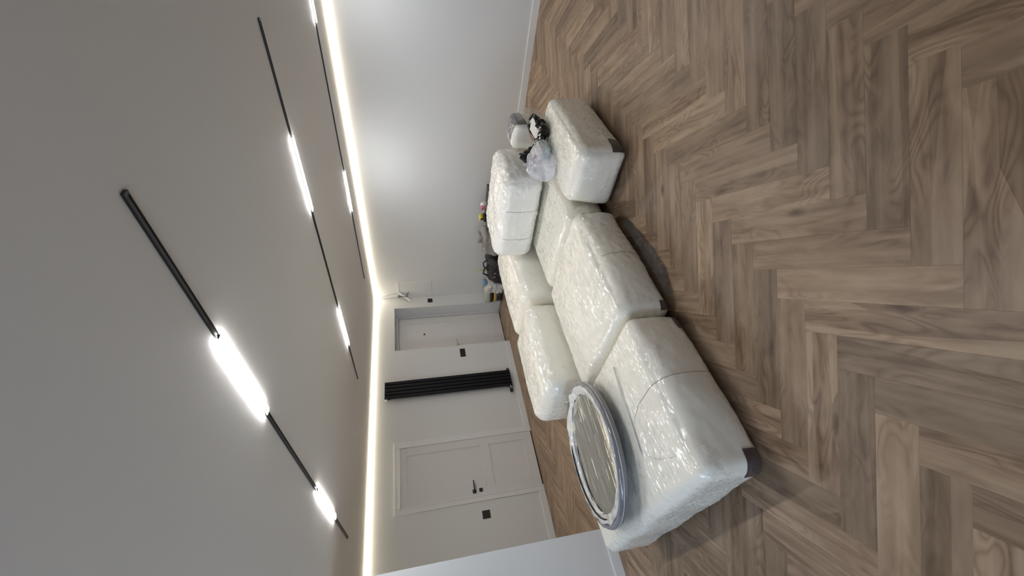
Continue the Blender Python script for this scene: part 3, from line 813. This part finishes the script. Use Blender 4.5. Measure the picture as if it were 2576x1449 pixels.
stk = tag(empty('plastic_strip', (-4.77, -4.06, 0.43)), 'thin white strip lying on the seat along the mirror', 'strip')
pts = []
for k in range(13):
    t = k / 12; x = -4.49 + (-5.04 + 4.49) * t; y = -4.085 + 0.09 * t ** 1.5
    q = (q_of(sA, x=x, c=cA), q_of(sA, y=y, c=cA), 1.0)
    p = sA.P(q, 0.012); pts.append(p + Vector((cA[0], cA[1], 0)) - Vector((-4.77, -4.06, 0.43)))
tube('strip', pts, 0.0055, MT['stripwhite'], stk, 6)

# ------------------------------------------------------------------ bags on the armrest block
def lump(name, lo, hi, m, parent, r=0.5, amp=0.02, freq=9.0, fine=0.012, ff=16.0, seed=0, n=26, warp=None, bulge=(0, 0, 0), fb=None):
    s = Soft(lo, hi, r, bulge, amp, freq, fine, ff, seed, warp)
    return link(name, s.mesh(name, n, lo[2] if fb is None else fb), m, parent, m not in (MT['foil'], MT['bagwhite'])), s
wb = tag(empty('carrier_bag', (-2.66, -4.53, 0.452)), 'white plastic carrier bag with a pale box inside, on the armrest', 'bag')
def warp_bag(o, q):
    o = o.copy(); t = (q[2] + 1) / 2; k = 1.0 - 0.45 * max(0, t - 0.5) / 0.5; o.x = (o.x + 0.05) * k - 0.05; o.y *= k; return o
bag, _ = lump('bag_body', (-0.18, -0.15, 0.0), (0.19, 0.12, 0.215), MT['bagwhite'], wb, 0.09, 0.028, 7.0, 0.012, 11.0, 11, 13, warp_bag)
tube('handle', [(-0.06, -0.01, 0.18), (-0.075, -0.01, 0.235), (-0.045, -0.005, 0.255), (-0.015, 0.0, 0.225), (-0.01, 0.0, 0.18)], 0.009, MT['bagwhite'], wb, 8)
tube('handle', [(-0.10, -0.03, 0.14), (-0.11, -0.03, 0.20), (-0.085, -0.025, 0.215), (-0.05, -0.03, 0.19)], 0.007, MT['bagwhite'], wb, 8)
inner = box_obj('inner_box', (0.02, -0.125, 0.02), (0.145, -0.02, 0.10), MT['teal'], wb, 0.004)
box_obj('box_lid', (0.016, -0.129, 0.092), (0.149, -0.016, 0.112), MT['paper'], inner, 0.003)

fb_ = tag(empty('foil_bag', (-2.265, -4.655, 0.452)), 'crumpled glossy black bag with a white band, on the armrest', 'bag')
lump('bag_body', (-0.21, -0.085, 0.0), (0.20, 0.10, 0.085), MT['foil'], fb_, 0.05, 0.04, 9.0, 0.035, 18.0, 12, 15)
sheet('white_band', [[(0.10, -0.06, 0.075), (0.11, -0.01, 0.095), (0.09, 0.05, 0.085)], [(0.0, -0.075, 0.095), (0.01, -0.015, 0.112), (0.0, 0.03, 0.10)], [(-0.10, -0.05, 0.09), (-0.11, 0.0, 0.108), (-0.10, 0.05, 0.09)], [(-0.19, -0.05, 0.06), (-0.19, 0.0, 0.075), (-0.18, 0.05, 0.06)]], MT['paper'], fb_, 0.008, 9.0, 0.002, 4)
sheet('red_print', [[(-0.06, 0.07, 0.098), (-0.06, 0.10, 0.09)], [(0.06, 0.06, 0.102), (0.06, 0.09, 0.095)]], MT['red'], fb_, 0.004, 9.0, 0.0015)
kn = tag(empty('black_bundle', (-2.415, -4.465, 0.452)), 'knotted black plastic bundle behind the white carrier bag', 'bundle')
lump('bundle_body', (-0.06, -0.065, 0.0), (0.085, 0.05, 0.17), MT['foil'], kn, 0.06, 0.03, 12.0, 0.02, 22.0, 13, 11)
lump('knot', (-0.10, -0.05, 0.12), (0.02, 0.03, 0.225), MT['foil'], kn, 0.045, 0.02, 14.0, 0.02, 24.0, 14, 10, fb=0.09)

# ------------------------------------------------------------------ things on the floor behind the sofa, along the right wall
tb = tag(empty('plastic_tub', (-0.30, -0.26, 0.0)), 'pale green tub with yellow and dark bands, in the corner behind the sofa', 'tub')
lathe('tub_body', [(0.0, 0.0), (0.13, 0.0), (0.135, 0.01), (0.145, 0.22), (0.0, 0.22)], MT['navy'], tb, 32)
lathe('yellow_band', [(0.143, 0.13), (0.150, 0.13), (0.152, 0.185), (0.145, 0.185)], MT['yellowband'], tb, 32, True)
lathe('dark_band', [(0.146, 0.215), (0.156, 0.215), (0.158, 0.265), (0.0, 0.265), (0.0, 0.22)], MT['darkbox'], tb, 32)
lathe('tub_lid', [(0.0, 0.262), (0.158, 0.262), (0.165, 0.27), (0.165, 0.345), (0.155, 0.355), (0.14, 0.345), (0.0, 0.34)], MT['tub'], tb, 32)
cp_ = tag(empty('crumpled_sack', (-0.33, -0.56, 0.0)), 'pale crumpled plastic sack with a blue rag, between tub and black bag', 'sack')
lump('sack_body', (-0.15, -0.13, 0), (0.14, 0.13, 0.37), MT['filmwhite'], cp_, 0.09, 0.04, 7.0, 0.03, 14.0, 21, 26)
lump('blue_rag', (-0.06, -0.14, 0.33), (0.07, -0.02, 0.42), MT['blue'], cp_, 0.04, 0.02, 12.0, 0.01, 20.0, 22, 16, fb=0.32)
bk = tag(empty('black_bag', (-0.38, -1.06, 0.0)), 'slumped black cloth bag with straps, on the floor behind the sofa', 'bag')
def warp_bk(o, q):
    o = o.copy(); o.z += 0.05 * q[1] * (-1) * (q[2] + 1) / 2; o.x += 0.03 * q[2]; return o
lump('bag_body', (-0.2, -0.33, 0), (0.2, 0.30, 0.37), MT['cloth_black'], bk, 0.13, 0.03, 6.0, 0.02, 10.0, 23, 32, warp_bk)
tube('strap', [(-0.10, -0.20, 0.38), (-0.13, -0.12, 0.46), (-0.14, -0.02, 0.47), (-0.12, 0.06, 0.37)], 0.014, MT['cloth_black'], bk, 8)
tube('strap', [(-0.02, -0.25, 0.40), (-0.04, -0.19, 0.47), (-0.05, -0.10, 0.45), (-0.06, -0.02, 0.36)], 0.012, MT['cloth_black'], bk, 8)
for yy in (-0.08, 0.02):
    lathe('ring', [(0.014, -0.002), (0.02, -0.002), (0.02, 0.002), (0.014, 0.002)], MT['chrome'], bk, 16, True).matrix_local = Matrix.Translation((-0.215, yy, 0.27)) @ Matrix.Rotation(math.pi / 2, 4, 'Y')
sw = tag(empty('wooden_stick', (-0.12, -0.78, 0.0)), 'thin yellow stick poking up behind the black bag', 'stick')
tube('stick_shaft', [(0.0, 0.02, 0.0), (-0.06, -0.05, 0.40), (-0.09, -0.09, 0.60)], [0.010, 0.009, 0.008], MT['stick'], sw, 8)
gr = tag(empty('grey_sack', (-0.36, -1.76, 0.0)), 'grey crumpled bag standing behind the tall backrest', 'bag')
def warp_gr(o, q):
    o = o.copy(); t = (q[2] + 1) / 2; o.y += 0.05 * math.sin(t * 3) ; o.x *= 1 - 0.3 * t; return o
lump('bag_body', (-0.16, -0.28, 0), (0.16, 0.26, 0.55), MT['cloth_grey'], gr, 0.09, 0.04, 5.0, 0.025, 10.0, 25, 30, warp_gr)
lump('folded_top', (-0.10, -0.16, 0.50), (0.08, 0.02, 0.60), MT['cloth_grey'], gr, 0.045, 0.03, 8.0, 0.02, 14.0, 26, 20, fb=0.49)
db = tag(empty('storage_box', (-0.36, -2.42, 0.0)), 'dark brown box along the right wall, mostly hidden by the tall backrest', 'box')
box_obj('box_body', (-0.18, -0.32, 0), (0.18, 0.30, 0.465), MT['darkbox'], db, 0.008)
box_obj('box_lid', (-0.187, -0.327, 0.455), (0.187, 0.307, 0.485), MT['darkbox'], db, 0.006)
yw = tag(empty('tape_measure', (-0.36, -2.235, 0.486)), 'yellow and black tool on the dark box behind the backrest', 'tool')
lump('black_base', (-0.06, -0.045, 0), (0.06, 0.06, 0.05), MT['blackp'], yw, 0.015, 0.002, 8.0, 0.0, 10, 27, 12)
lump('yellow_case', (-0.055, -0.05, 0.05), (0.055, 0.045, 0.12), MT['yellow'], yw, 0.03, 0.008, 10.0, 0.0, 10, 28, 16, fb=0.045)
lathe('black_disc', [(0.0, -0.004), (0.018, -0.004), (0.018, 0.004), (0.0, 0.004)], MT['blackp'], yw, 18).matrix_local = Matrix.Translation((-0.058, 0.0, 0.085)) @ Matrix.Rotation(math.pi / 2, 4, 'Y')
pk = tag(empty('paper_scrap', (-0.36, -2.46, 0.486)), 'crumpled pink and white paper on the dark box', 'paper')
lump('white_paper', (-0.05, -0.055, 0), (0.05, 0.05, 0.09), MT['paper'], pk, 0.035, 0.02, 14.0, 0.015, 24.0, 29, 16)
lump('pink_paper', (-0.07, -0.03, 0.035), (-0.02, 0.04, 0.105), MT['pink'], pk, 0.02, 0.012, 16.0, 0.01, 24.0, 30, 14, fb=0.03)
